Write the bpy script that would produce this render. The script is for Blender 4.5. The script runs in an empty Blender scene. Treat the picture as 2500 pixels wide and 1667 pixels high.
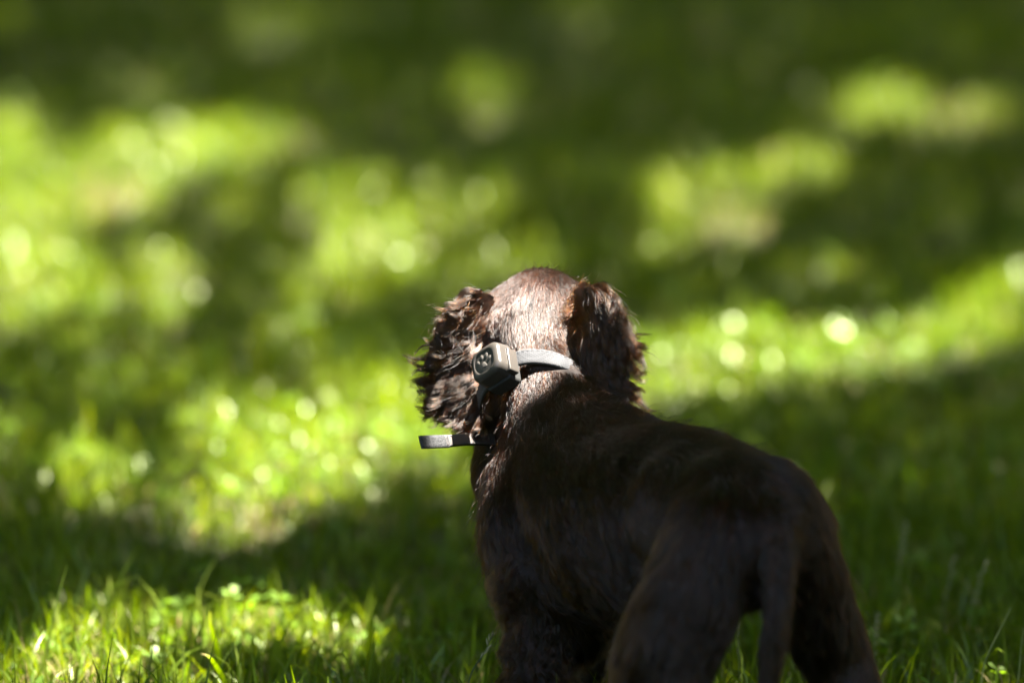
import bpy, math, random
import numpy as np
from mathutils import Vector, Matrix, kdtree

random.seed(7)
rng = np.random.default_rng(7)
S = bpy.context.scene

# ------------------------------------------------------------------ camera
CAM_H, PITCH, FL = 1.10, math.radians(7.7), 200.0
FPX = FL / 36.0 * 2500.0
CAM = np.array([0.0, 0.0, CAM_H])
FWD = np.array([0.0, math.cos(PITCH), -math.sin(PITCH)])
UPV = np.array([0.0, math.sin(PITCH), math.cos(PITCH)])
K = 2500.0 / 2352.0


def P(vx, vy, Y):
    """point seen at (vx, vy) of the 2352 px wide view, at distance Y ahead of the camera"""
    d = FWD + np.array([(vx * K - 1250.0) / FPX, 0, 0]) - UPV * ((vy * K - 833.5) / FPX)
    return CAM + d * (Y / d[1])


def to_view(p):
    """world points -> view px (where a spot of ground lies in the picture)"""
    q = p - CAM
    dep = np.maximum(q @ FWD, 1e-3)
    return (q[:, 0] / dep * FPX + 1250.0) / K, (-(q @ UPV) / dep * FPX + 833.5) / K


cam_d = bpy.data.cameras.new("camera")
cam_d.lens, cam_d.sensor_width = FL, 36.0
cam_d.clip_start, cam_d.clip_end = 0.1, 2000.0
cam_d.dof.use_dof = True
cam_d.dof.focus_distance = float((P(1200, 850, 5.245) - CAM) @ FWD)
cam_d.dof.aperture_fstop = 2.8
cam = bpy.data.objects.new("camera", cam_d)
cam.location = CAM
cam.rotation_euler = (math.pi / 2 - PITCH, 0, 0)
S.collection.objects.link(cam)
S.camera = cam

# ------------------------------------------------------------------ sun, sky, exposure
SUN = np.array([0.36, 0.0, 0.90])
SUN = SUN / np.linalg.norm(SUN)
w = bpy.data.worlds.new("World")
S.world = w
w.use_nodes = True
nt = w.node_tree
sky = nt.nodes.new("ShaderNodeTexSky")
sky.sky_type = 'NISHITA'
sky.sun_disc = False
sky.dust_density = 3.0
sky.ozone_density = 0.6
sky.sun_elevation = math.asin(SUN[2])
sky.sun_rotation = math.atan2(SUN[0], SUN[1])
nt.links.new(sky.outputs[0], nt.nodes["Background"].inputs[0])
nt.nodes["Background"].inputs[1].default_value = 0.06
sl = bpy.data.lights.new("sun", 'SUN')
sl.energy, sl.angle, sl.color = 5.0, math.radians(0.53), (1.0, 0.95, 0.86)
so = bpy.data.objects.new("sun", sl)
so.rotation_euler = Vector(SUN).to_track_quat('Z', 'Y').to_euler()
so.location = (4, 3, 20)
S.collection.objects.link(so)
S.view_settings.view_transform = 'Standard'
S.view_settings.look = 'None'
S.view_settings.exposure = 3.4
S.view_settings.gamma = 1.0
S.view_settings.use_curve_mapping = False

c = S.cycles
c.use_denoising = True
c.denoiser = 'OPENIMAGEDENOISE'
c.max_bounces, c.diffuse_bounces, c.glossy_bounces, c.transmission_bounces, c.transparent_max_bounces = 8, 3, 4, 8, 8
c.sample_clamp_indirect = 4.0
c.sample_clamp_direct = 0.0
c.use_adaptive_sampling = False
c.caustics_reflective = c.caustics_refractive = False
try:
    S.cycles_curves.shape = 'RIBBONS'
    S.cycles_curves.subdivisions = 2
except Exception:
    pass


# ------------------------------------------------------------------ helpers
def mat(name, col, rough=0.6, **kw):
    m = bpy.data.materials.new(name)
    m.use_nodes = True
    b = m.node_tree.nodes["Principled BSDF"]
    b.inputs["Base Color"].default_value = (*col, 1)
    b.inputs["Roughness"].default_value = rough
    for k, v in kw.items():
        b.inputs[k.replace("_", " ")].default_value = v
    return m


def noise_mat(name, c1, c2, scale, rough=0.7, bump=0.0, bscale=None, detail=4, metallic=0.0, bdist=0.002):
    m = mat(name, c1, rough)
    t = m.node_tree
    b = t.nodes["Principled BSDF"]
    b.inputs["Metallic"].default_value = metallic
    tc = t.nodes.new("ShaderNodeTexCoord")
    n = t.nodes.new("ShaderNodeTexNoise")
    n.inputs["Scale"].default_value = scale
    n.inputs["Detail"].default_value = detail
    r = t.nodes.new("ShaderNodeValToRGB")
    r.color_ramp.elements[0].position, r.color_ramp.elements[1].position = 0.38, 0.62
    r.color_ramp.elements[0].color, r.color_ramp.elements[1].color = (*c1, 1), (*c2, 1)
    t.links.new(tc.outputs["Object"], n.inputs["Vector"])
    t.links.new(n.outputs["Fac"], r.inputs["Fac"])
    t.links.new(r.outputs[0], b.inputs["Base Color"])
    if bump:
        n2 = t.nodes.new("ShaderNodeTexNoise")
        n2.inputs["Scale"].default_value = bscale or scale
        n2.inputs["Detail"].default_value = 6
        bp = t.nodes.new("ShaderNodeBump")
        bp.inputs["Strength"].default_value = bump
        bp.inputs["Distance"].default_value = bdist
        t.links.new(tc.outputs["Object"], n2.inputs["Vector"])
        t.links.new(n2.outputs["Fac"], bp.inputs["Height"])
        t.links.new(bp.outputs[0], b.inputs["Normal"])
    return m


def np_mesh(name, co, loops, counts, m=None, smooth=True, colors=None):
    me = bpy.data.meshes.new(name)
    me.vertices.add(len(co))
    me.vertices.foreach_set("co", np.ascontiguousarray(co, dtype=np.float32).ravel())
    me.loops.add(len(loops))
    me.loops.foreach_set("vertex_index", np.ascontiguousarray(loops, dtype=np.int32))
    me.polygons.add(len(counts))
    counts = np.asarray(counts, dtype=np.int32)
    st = np.zeros(len(counts), dtype=np.int32)
    st[1:] = np.cumsum(counts)[:-1]
    me.polygons.foreach_set("loop_start", st)
    me.polygons.foreach_set("use_smooth", np.full(len(counts), smooth, dtype=bool))
    me.update(calc_edges=True)
    if colors is not None:
        a = me.attributes.new("tint", 'FLOAT_COLOR', 'POINT')
        a.data.foreach_set("color", np.ascontiguousarray(colors, dtype=np.float32).ravel())
    if m:
        me.materials.append(m)
    return me


def link(name, me, parent=None, **props):
    o = bpy.data.objects.new(name, me)
    S.collection.objects.link(o)
    if parent is not None:
        o.parent = parent
        o.matrix_parent_inverse = Matrix.Translation(-Vector(parent.location))
    for k, v in props.items():
        o[k] = v
    return o


def thing(name, loc, label, cat, group=None):
    o = bpy.data.objects.new(name, None)
    o.empty_display_size = 0.05
    o.location = loc
    S.collection.objects.link(o)
    o["label"], o["category"] = label, cat
    if group:
        o["group"] = group
    return o


def unit(v):
    v = np.asarray(v, float)
    return v / np.maximum(np.linalg.norm(v, axis=-1, keepdims=True), 1e-9)


# ------------------------------------------------------------------ where the photograph's sun patches lie
# (view x, view y, rx, ry, share of sun that comes through the crowns)
PATCH = [
    (640, 30, 120, 45, .22), (1350, 20, 60, 40, .14), (1115, 190, 60, 50, .45), (30, 20, 60, 30, .12), (330, 190, 60, 60, .18),
    (2050, 200, 100, 48, .8), (2190, 235, 150, 34, .5), (1960, 240, 60, 34, .5),
    (10, 310, 90, 90, .95), (70, 390, 120, 80, 1), (110, 430, 90, 60, 1), (0, 440, 70, 60, 1),
    (330, 330, 110, 70, .95), (450, 310, 110, 55, .9), (560, 300, 90, 50, .8), (340, 400, 70, 50, .85), (210, 420, 60, 60, 1),
    (860, 385, 60, 45, .5), (760, 430, 70, 50, .5), (540, 420, 60, 40, .3), (700, 290, 50, 40, .3),
    (860, 505, 110, 50, 1), (800, 575, 50, 45, .9), (1000, 470, 110, 50, .55), (1130, 430, 40, 50, .4), (940, 570, 60, 40, .7),
    (1190, 565, 120, 45, .5), (1070, 590, 60, 30, .4), (700, 600, 60, 50, .3), (760, 640, 90, 40, .4),
    (1540, 420, 45, 75, .9), (1690, 390, 90, 45, .75), (1850, 350, 85, 45, .75), (1690, 470, 80, 40, .7), (1560, 520, 60, 40, .4), (1900, 570, 80, 40, .25),
    (50, 560, 110, 60, .95), (120, 600, 110, 70, 1), (400, 610, 75, 85, .85), (60, 670, 90, 50, .75), (230, 650, 80, 45, .5), (380, 560, 60, 40, .5),
    (660, 720, 60, 40, .35), (250, 780, 200, 40, .08),
    (1520, 790, 130, 60, 1), (1640, 765, 110, 50, 1), (1760, 745, 110, 48, .95), (1880, 755, 100, 55, .8), (1990, 760, 90, 40, .6),
    (2120, 745, 80, 50, .75), (2250, 700, 90, 60, .95), (2320, 650, 60, 55, .85), (1500, 850, 70, 40, .7), (1720, 830, 150, 30, .35), (1960, 820, 100, 24, .25),
    (1420, 740, 60, 40, .6), (1700, 790, 330, 42, .6), (2180, 730, 170, 40, .5),
    (880, 860, 120, 50, .85), (880, 940, 100, 60, 1), (800, 930, 70, 55, 1), (720, 970, 130, 55, 1), (610, 960, 100, 60, .9), (480, 950, 60, 55, .8),
    (1000, 960, 80, 60, .9), (700, 1050, 180, 50, .75), (520, 1085, 130, 45, .8), (230, 1045, 90, 60, .85), (170, 1090, 50, 30, .6),
    (560, 1140, 140, 34, .75), (1060, 1050, 70, 30, .35), (340, 850, 100, 40, .25), (560, 860, 80, 40, .3), (760, 800, 70, 30, .4), (30, 960, 40, 60, .3),
    (280, 1380, 130, 45, .7), (470, 1400, 150, 45, .85), (640, 1385, 140, 45, .95), (790, 1410, 110, 35, .8), (180, 1470, 110, 45, .95),
    (260, 1500, 100, 36, .95), (60, 1530, 90, 40, .8), (380, 1500, 110, 30, .45), (850, 1450, 70, 24, .6), (520, 1560, 160, 26, .4), (1000, 1590, 160, 30, .3),
    (2270, 1530, 100, 30, .35), (1990, 1560, 120, 26, .35), (2150, 1400, 160, 60, .10), (1120, 1530, 60, 20, .3), (1660, 1550, 40, 30, .3), (1780, 1560, 40, 30, .3),
]


def sun_share(vx, vy):
    base = 0.035 + 0.035 * np.clip((vy - 1150) / 200.0, 0, 1)
    mid = np.exp(-((vy - 640) / 330.0) ** 2) * np.clip((1500 - vx) / 900.0, 0, 1)
    base = base + 0.05 * mid
    sh = 1 - base
    for x, y, rx, ry, p in PATCH:
        q = ((vx - x) / (rx * 1.1)) ** 2 + ((vy - y) / (ry * 1.1)) ** 2
        sh = sh * (1 - p * np.clip((1.35 - q) / 0.7, 0, 1))
    return 1 - sh


# ------------------------------------------------------------------ materials of the setting
def foliage_mat(name, rough=0.42, trans=0.5, spec=0.06):
    m = bpy.data.materials.new(name)
    m.use_nodes = True
    t = m.node_tree
    t.nodes.clear()
    out = t.nodes.new("ShaderNodeOutputMaterial")
    at = t.nodes.new("ShaderNodeAttribute")
    at.attribute_name = "tint"
    df = t.nodes.new("ShaderNodeBsdfDiffuse")
    tr = t.nodes.new("ShaderNodeBsdfTranslucent")
    hs = t.nodes.new("ShaderNodeHueSaturation")
    hs.inputs["Hue"].default_value = 0.49
    hs.inputs["Saturation"].default_value = 1.1
    hs.inputs["Value"].default_value = 1.55
    gl = t.nodes.new("ShaderNodeBsdfAnisotropic")
    gl.inputs["Roughness"].default_value = rough
    gl.inputs["Color"].default_value = (0.9, 0.95, 0.62, 1)
    m1 = t.nodes.new("ShaderNodeMixShader")
    m1.inputs[0].default_value = trans
    m2 = t.nodes.new("ShaderNodeMixShader")
    m2.inputs[0].default_value = spec
    L = t.links.new
    L(at.outputs["Color"], df.inputs["Color"])
    L(at.outputs["Color"], hs.inputs["Color"])
    L(hs.outputs[0], tr.inputs["Color"])
    L(df.outputs[0], m1.inputs[1])
    L(tr.outputs[0], m1.inputs[2])
    L(m1.outputs[0], m2.inputs[1])
    L(gl.outputs[0], m2.inputs[2])
    L(m2.outputs[0], out.inputs["Surface"])
    return m


M_GRASS = foliage_mat("grass_blade_green", rough=0.38, spec=0.04)
M_CLOVER = foliage_mat("clover_leaf_green", rough=0.38, spec=0.055)
M_LEAF = foliage_mat("tree_leaf_green", rough=0.5, trans=0.35, spec=0.03)
M_SOIL = noise_mat("dark_soil", (0.022, 0.026, 0.008), (0.05, 0.045, 0.02), 9.0, 0.95, 0.6, 40.0, bdist=0.01)
M_BARK = noise_mat("rough_bark", (0.06, 0.045, 0.03), (0.14, 0.11, 0.08), 14.0, 0.95, 0.9, 22.0, bdist=0.02)

# ------------------------------------------------------------------ ground
gx = np.concatenate([[-400, -100, -20], np.linspace(-6, 6, 60), [20, 100, 400]])
gy = np.concatenate([[-200, -50, -5], np.linspace(2, 20, 90), [60, 200, 700]])
XX, YY = np.meshgrid(gx, gy)
ZZ = -0.006 + 0.004 * np.sin(XX * 3.1 + YY) * np.sin(YY * 2.3)
gco = np.stack([XX, YY, ZZ], -1).reshape(-1, 3)
nx_, ny_ = len(gx), len(gy)
ii, jj = np.meshgrid(np.arange(nx_ - 1), np.arange(ny_ - 1))
a_ = (jj * nx_ + ii).ravel()
q_ = np.stack([a_, a_ + 1, a_ + nx_ + 1, a_ + nx_], 1)
link("ground", np_mesh("ground", gco, q_.ravel(), np.full(len(q_), 4), M_SOIL), kind="structure")


# ------------------------------------------------------------------ grass
def blades(xy, h, wdt, az, bend, twist, tint, seg=4, z0=-0.006, tipw=0.15):
    """one curved, tapered blade per row; returns co, loops, counts, colours"""
    n = len(h)
    t = np.linspace(0, 1, seg + 1)
    d = np.stack([np.cos(az), np.sin(az), np.zeros(n)], 1)
    side = np.stack([-np.sin(az + twist), np.cos(az + twist), np.zeros(n)], 1)
    ang = bend[:, None] * t[None, :] ** 1.2
    cz = np.cumsum(np.cos(ang), 1) / (seg + 1) * h[:, None]
    cx = np.cumsum(np.sin(ang), 1) / (seg + 1) * h[:, None]
    cz -= cz[:, :1]
    cx -= cx[:, :1]
    cen = np.concatenate([xy, np.full((n, 1), z0)], 1)[:, None, :] + d[:, None, :] * cx[:, :, None]
    cen[:, :, 2] += cz
    ww = wdt[:, None] * (0.75 + 0.5 * t) * np.clip((1 - t) / 0.55, tipw, 1) ** 0.8 * 0.5
    ww[:, -1] = 0.0001
    L = cen - side[:, None, :] * ww[:, :, None]
    R = cen + side[:, None, :] * ww[:, :, None]
    co = np.stack([L, R], 2).reshape(n, -1, 3)
    nv = (seg + 1) * 2
    k = np.arange(seg) * 2
    f = np.stack([k, k + 1, k + 3, k + 2], 1)
    lo = (np.arange(n)[:, None, None] * nv + f[None]).ravel()
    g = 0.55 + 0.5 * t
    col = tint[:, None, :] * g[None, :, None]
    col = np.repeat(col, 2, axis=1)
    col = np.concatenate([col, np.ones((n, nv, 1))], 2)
    return co.reshape(-1, 3), lo, np.full(n * seg, 4), col.reshape(-1, 4)


def lumps(x, y, s, seed):
    r = np.random.default_rng(seed)
    v = np.zeros_like(x)
    for _ in range(7):
        k = r.normal(size=2) * s
        v += np.sin(k[0] * x + k[1] * y + r.uniform(0, 6.28))
    return v / 2.6


DRY_OR_SUNLIT = [(1700, 490, 110, 60), (600, 1150, 130, 60), (230, 430, 120, 60), (1280, 190, 70, 60), (2220, 240, 140, 40), (820, 1440, 120, 40), (600, 1390, 90, 40),
       (180, 1560, 200, 60), (690, 310, 60, 60)]  # dry grass; the upper-left patch uses straw colour to look more brightly sunlit


def grass_zone(n, y0, y1, half0, half1, hm, wm, straw=0.08, seg=4):
    y = y0 + (y1 - y0) * rng.random(n)
    hw = half0 + (half1 - half0) * (y - y0) / (y1 - y0)
    x = (rng.random(n) * 2 - 1) * hw
    # tufts: pull part of the blades towards tuft centres
    nt_ = max(1, n // 14)
    cx, cy = x[:nt_], y[:nt_]
    idx = rng.integers(0, nt_, n)
    m = rng.random(n) < 0.45
    x = np.where(m, cx[idx] + rng.normal(0, 0.014 + 0.002 * y0, n), x)
    y = np.where(m, cy[idx] + rng.normal(0, 0.014 + 0.002 * y0, n), y)
    tuft = lumps(x, y, 6.0, 3)
    h = hm * np.exp(rng.normal(0, 0.32, n)) * (1 + 0.28 * tuft)
    h = np.clip(h, 0.012, hm * 2.4)
    wd = wm * np.exp(rng.normal(0, 0.3, n))
    az = rng.uniform(0, 2 * np.pi, n)
    bend = np.abs(rng.normal(0.75, 0.55, n)) + (rng.random(n) < 0.2) * rng.uniform(0.6, 1.6, n)
    tw = rng.normal(0, 0.9, n)
    g = rng.random((n, 1))
    base = np.array([0.098, 0.178, 0.012]) * (1 - g) + np.array([0.198, 0.252, 0.020]) * g
    cool = (lumps(x, y, 3.0, 9)[:, None] > 0.5) * 1.0
    base = base * (1 - 0.25 * cool) + np.array([0.06, 0.13, 0.02]) * 0.25 * cool
    base *= np.exp(rng.normal(0, 0.2, (n, 1)))
    vx, vy = to_view(np.stack([x, y, np.full(n, 0.03)], 1))
    dry = np.full(n, straw)
    for dx, dy, rx, ry in DRY_OR_SUNLIT:
        dry = np.maximum(dry, 0.42 * np.clip(1.3 - ((vx - dx) / rx) ** 2 - ((vy - dy) / ry) ** 2, 0, 1))
    isdry = (rng.random(n) < dry)[:, None]
    drycol = np.array([0.34, 0.27, 0.13]) * (0.6 + 0.6 * rng.random((n, 1)))
    base = np.where(isdry, drycol, base)
    h = np.where(isdry[:, 0], h * 0.7, h)
    return blades(np.stack([x, y], 1), h, wd, az, bend, tw, base, seg=seg)


def zone_obj(name, parts, m, **props):
    off, cos, los, cns, cls = 0, [], [], [], []
    for co, lo, cn, cl in parts:
        cos.append(co); los.append(lo + off); cns.append(cn); cls.append(cl)
        off += len(co)
    return link(name, np_mesh(name, np.concatenate(cos), np.concatenate(los), np.concatenate(cns), m, True, np.concatenate(cls)), **props)


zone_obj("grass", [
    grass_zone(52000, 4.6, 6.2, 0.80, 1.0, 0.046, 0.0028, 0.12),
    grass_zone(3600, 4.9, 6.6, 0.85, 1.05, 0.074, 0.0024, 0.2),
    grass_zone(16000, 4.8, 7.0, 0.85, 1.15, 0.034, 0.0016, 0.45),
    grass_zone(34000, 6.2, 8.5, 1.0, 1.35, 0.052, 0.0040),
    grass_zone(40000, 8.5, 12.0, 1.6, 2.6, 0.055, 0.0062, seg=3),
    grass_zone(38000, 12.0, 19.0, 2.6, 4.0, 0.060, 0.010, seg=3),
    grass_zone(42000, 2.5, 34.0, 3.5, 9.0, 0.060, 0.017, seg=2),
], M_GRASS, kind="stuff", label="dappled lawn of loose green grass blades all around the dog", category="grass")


# low round leaves (clover) between the blades
def clover(n, y0, y1, half):
    x = (rng.random(n) * 2 - 1) * half
    y = y0 + (y1 - y0) * rng.random(n)
    keep = lumps(x, y, 4.0, 21) > -0.15
    x, y = x[keep], y[keep]
    n = len(x)
    z = 0.018 + 0.025 * rng.random(n)
    r = 0.0045 + 0.0035 * rng.random(n)
    co, lo, cn, cl = [], [], [], []
    tilt = rng.normal(0, 0.35, (n, 2))
    a0 = rng.uniform(0, 6.28, n)
    cen = np.stack([x, y, z], 1)
    tint = np.array([0.10, 0.18, 0.02]) * np.exp(rng.normal(0, 0.25, (n, 1)))
    ring = []
    for j in range(3):
        a = a0 + j * 2.094
        for da, rr in ((-0.5, 0.9), (-0.42, 1.7), (0, 1.85), (0.42, 1.7), (0.5, 0.9)):
            dx, dy = np.cos(a + da) * r * rr, np.sin(a + da) * r * rr
            ring.append(np.stack([dx, dy, tilt[:, 0] * dx + tilt[:, 1] * dy + 0.15 * r * rr], 1))
    V = np.concatenate([cen[:, None, :], cen[:, None, :] + np.stack(ring, 1)], 1)
    F = []
    for j in range(3):
        F += [0, 1 + j * 5, 2 + j * 5, 3 + j * 5, 4 + j * 5, 5 + j * 5]
    lo = (np.arange(n)[:, None] * 16 + np.array(F)[None]).ravel()
    cl = np.concatenate([np.repeat(tint[:, None, :], 16, 1), np.ones((n, 16, 1))], 2)
    return V.reshape(-1, 3), lo, np.full(n * 3, 6), cl.reshape(-1, 4)


zone_obj("clover", [clover(3600, 5.0, 8.5, 1.1), clover(1500, 8.5, 14.0, 2.0)], M_CLOVER, kind="stuff",
         label="small round clover leaves low among the grass blades", category="clover")


# single stalks that stand out in the photograph
def tube(pts, rad, sides=6):
    pts = np.asarray(pts, float)
    n = len(pts)
    rad = np.broadcast_to(rad, (n,))
    tg = unit(np.gradient(pts, axis=0))
    ref = np.array([0.0, 1.0, 0.0]) if abs(tg[0][1]) < 0.9 else np.array([1.0, 0, 0])
    u = unit(np.cross(tg, ref))
    v = np.cross(tg, u)
    a = np.arange(sides) / sides * 2 * np.pi
    co = pts[:, None] + (u[:, None] * np.cos(a)[None, :, None] + v[:, None] * np.sin(a)[None, :, None]) * rad[:, None, None]
    f = []
    for i in range(n - 1):
        for j in range(sides):
            k = (j + 1) % sides
            f.append([i * sides + j, i * sides + k, (i + 1) * sides + k, (i + 1) * sides + j])
    co = co.reshape(-1, 3)
    return co, np.array(f)


def spline(pts, n):
    pts = np.asarray(pts, float)
    ext = np.vstack([2 * pts[0] - pts[1], pts, 2 * pts[-1] - pts[-2]])
    out = []
    for s in np.linspace(0, len(pts) - 1 - 1e-6, n):
        i = int(s); f = s - i
        p0, p1, p2, p3 = ext[i:i + 4]
        out.append(0.5 * (2 * p1 + (p2 - p0) * f + (2 * p0 - 5 * p1 + 4 * p2 - p3) * f * f + (3 * p1 - p0 - 3 * p2 + p3) * f ** 3))
    return np.array(out)


def join_parts(lst):
    off, cs, fs = 0, [], []
    for co, f in lst:
        cs.append(co); fs += [list(np.array(q) + off) for q in f]; off += len(co)
    return np.concatenate(cs), fs


def py_mesh(name, co, f, m, smooth=True):
    me = bpy.data.meshes.new(name)
    me.from_pydata([tuple(map(float, v)) for v in co], [], [tuple(int(i) for i in q) for q in f])
    if smooth:
        me.polygons.foreach_set("use_smooth", [True] * len(me.polygons))
    me.materials.append(m)
    me.update()
    return me


M_STALK = mat("pale_green_stalk", (0.22, 0.27, 0.09), 0.5)
M_STALKD = mat("dark_green_stalk", (0.05, 0.08, 0.03), 0.5)
M_SEED = mat("straw_seed", (0.36, 0.33, 0.18), 0.6)


def stalk(name, vpts, Y, label, cat, m, seed=None, r=0.0007):
    """vpts: view points from tip to frame bottom, extended down to the ground"""
    pts = [P(x, y, Y) for x, y in vpts]
    foot = pts[-1].copy(); foot[2] = -0.006
    foot[0] += (pts[-1][0] - pts[-2][0]) * 0.8
    cen = spline(np.array(pts[::-1]), 14) if False else spline(np.array([foot] + pts[::-1]), 16)
    root = thing(name, tuple(foot), label, cat)
    rr = np.linspace(r * 1.4, r * 0.5, 16)
    co, f = tube(cen, rr)
    link("stem", py_mesh("stem", co, f, m), root)
    if seed:
        prs = []
        top = cen[-1]
        for i in range(seed):
            a = random.uniform(0, 6.28)
            b = cen[-1 - (i % 6)]
            d = unit(unit(cen[-1] - cen[-3]) + 0.6 * np.array([math.cos(a), math.sin(a), 0.0]))
            prs.append(tube([b, b + d * 0.003, b + d * 0.006, b + d * 0.008], np.array([0.0003, 0.0010, 0.0008, 0.0001]), 5))
        co, f = join_parts(prs)
        link("seed_head", py_mesh("seed_head", co, f, M_SEED), root)
    return root


def single_blade(name, vpts, Y, wd, label, m, tilt=0.5, base_col=(0.2, 0.32, 0.015), tip_col=(0.3, 0.36, 0.05)):
    pts = [P(x, y, Y + k * tilt * 0.02) for k, (x, y) in enumerate(vpts)]
    foot = pts[-1].copy(); foot[2] = -0.006
    cen = spline(np.array([foot] + pts[::-1]), 12)
    t = np.linspace(0, 1, 12)
    ww = wd * np.clip((1 - t) / 0.4, 0.06, 1) ** 0.7 * 0.5
    side = np.array([0.93, 0.36, 0.05])
    fold = np.array([0.0, 0.3, -0.5])
    co = np.stack([cen - side * ww[:, None], cen + fold * ww[:, None] * 0.6, cen + side * ww[:, None]], 1).reshape(-1, 3)
    f = []
    for i in range(11):
        f += [[i * 3, i * 3 + 1, i * 3 + 4, i * 3 + 3], [i * 3 + 1, i * 3 + 2, i * 3 + 5, i * 3 + 4]]
    root = thing(name, tuple(foot), label, "grass shoot")
    me = py_mesh("blade", co, f, m)
    tb = np.repeat(np.clip((t - .78) / .1, 0, 1), 3)[:, None]
    cl_ = np.concatenate([np.array([base_col]) * (1 - tb) + np.array([tip_col]) * tb, np.ones((36, 1))], 1)
    me.attributes.new("tint", 'FLOAT_COLOR', 'POINT').data.foreach_set("color", cl_.astype(np.float32).ravel())
    link("blade", me, root)
    return root




# ------------------------------------------------------------------ DOG
# every entry: region, list of (view x, view y, Y, radius) along a limb -> spheres; or an ellipsoid
CH = []   # chains


def chain(reg, *pts):
    pts = [np.array([*P(a, b, y), r]) for a, b, y, r in pts]
    for p, q in zip(pts[:-1], pts[1:]):
        L = np.linalg.norm(q[:3] - p[:3])
        n = max(2, int(L / (0.22 * min(p[3], q[3]))))
        for k in range(n + 1):
            t = k / n
            CH.append((reg, p * (1 - t) + q * t))


HIPY = 4.99
# trunk
chain('neck', (1232, 745, 5.315, .040), (1238, 830, 5.285, .040), (1262, 900, 5.262, .045), (1300, 1005, 5.235, .060))
chain('neck', (1238, 830, 5.30, .036), (1215, 940, 5.33, .044), (1210, 1080, 5.33, .052))
chain('chest', (1300, 990, 5.235, .050), (1378, 1042, 5.19, .052), (1450, 1075, 5.14, .050))
chain('chest', (1295, 1060, 5.215, .056), (1345, 1130, 5.185, .068), (1400, 1180, 5.15, .069))
chain('chest', (1305, 1070, 5.225, .062), (1295, 1170, 5.23, .072), (1330, 1240, 5.21, .069))
chain('ribs', (1400, 1055, 5.18, .050), (1398, 1142, 5.17, .074), (1450, 1215, 5.14, .070))
chain('ribs', (1398, 1142, 5.17, .074), (1515, 1150, 5.09, .069), (1580, 1160, 5.06, .064))
chain('ribs', (1330, 1240, 5.21, .069), (1450, 1240, 5.13, .064), (1570, 1200, 5.06, .056))
chain('loin', (1490, 1085, 5.12, .048), (1600, 1122, 5.05, .055), (1690, 1162, 5.00, .054))
chain('loin', (1580, 1160, 5.06, .064), (1690, 1205, 5.0, .062))
chain('hip', (1590, 1165, 5.03, .060), (1640, 1195, 5.0, .060))
chain('hip', (1678, 1172, 4.985, .056), (1745, 1182, 4.975, .054), (1788, 1222, 4.98, .050))
chain('hip', (1650, 1235, 4.96, .050), (1720, 1250, 4.96, .052), (1800, 1250, 4.99, .043))
# left hind leg (camera left), hock, foot
chain('thigh_left', (1662, 1215, 4.955, .050), (1600, 1350, 4.935, .045), (1543, 1470, 4.93, .042), (1535, 1590, 4.92, .032), (1590, 1690, 4.87, .020),
      (1590, 1800, 4.86, .014), (1580, 1915, 4.85, .014), (1560, 1935, 4.90, .015), (1552, 1925, 4.925, .014))
# right hind leg, set out to the right
chain('thigh_right', (1812, 1258, 4.985, .043), (1862, 1380, 5.00, .037), (1918, 1500, 5.02, .030), (1965, 1590, 5.01, .024), (2010, 1690, 4.96, .017),
      (2020, 1800, 4.95, .013), (2025, 1890, 4.945, .014), (2010, 1905, 4.985, .014))
# tail, hanging
chain('tail', (1762, 1125, 4.965, .024), (1778, 1185, 4.925, .020), (1788, 1280, 4.900, .0145), (1786, 1400, 4.885, .012), (1772, 1500, 4.885, .0105), (1762, 1620, 4.885, .008), (1765, 1720, 4.89, .005))
# left front leg: shoulder, upper arm, forearm, paw
chain('arm', (1205, 1090, 5.22, .034), (1208, 1170, 5.20, .041), (1225, 1290, 5.20, .041), (1270, 1375, 5.20, .034))
chain('foreleg', (1270, 1375, 5.20, .034), (1243, 1460, 5.20, .028), (1246, 1600, 5.195, .022), (1248, 1740, 5.19, .015), (1240, 1785, 5.205, .018), (1236, 1790, 5.235, .016))
# right front leg, further away
chain('foreleg', (1390, 1300, 5.33, .034), (1400, 1400, 5.335, .024), (1395, 1560, 5.34, .016), (1395, 1690, 5.345, .015), (1390, 1715, 5.375, .016))
# breast
chain('breast', (1222, 1080, 5.30, .042), (1222, 1200, 5.275, .047), (1240, 1320, 5.255, .044), (1330, 1370, 5.22, .042))
# head: skull, brow, cheeks, muzzle
chain('skull', (1238, 722, 5.325, .0400), (1243, 712, 5.352, .0410), (1240, 712, 5.385, .038))
chain('skull', (1187, 718, 5.340, .031), (1290, 716, 5.340, .033))
chain('skull', (1188, 770, 5.355, .030), (1282, 770, 5.355, .030))
chain('muzzle', (1226, 760, 5.40, .030), (1218, 775, 5.445, .022), (1212, 782, 5.475, .018))


def ell(reg, c, axes, radii):
    CH.append((reg, np.array([*c, max(radii)]), np.array(axes), np.array(radii)))


# ear flaps, thin leaves of skin hanging from the skull
EARL_ROOT, EARR_ROOT = P(1140, 690, 5.335), P(1322, 690, 5.335)
ELL = []
for reg, pts in (('ear_left', [(1122, 705, 5.320, .015), (1098, 750, 5.300, .020), (1078, 805, 5.295, .024), (1080, 850, 5.295, .022)]),
                 ('ear_right', [(1328, 705, 5.312, .016), (1346, 755, 5.285, .021), (1356, 815, 5.268, .025), (1378, 872, 5.260, .023)])):
    pp = [np.array([*P(a, b, y), r]) for a, b, y, r in pts]
    for p, q in zip(pp[:-1], pp[1:]):
        for k in range(7):
            t = k / 6
            s = p * (1 - t) + q * t
            CH.append((reg, s))
            ELL.append(len(CH) - 1)

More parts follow.
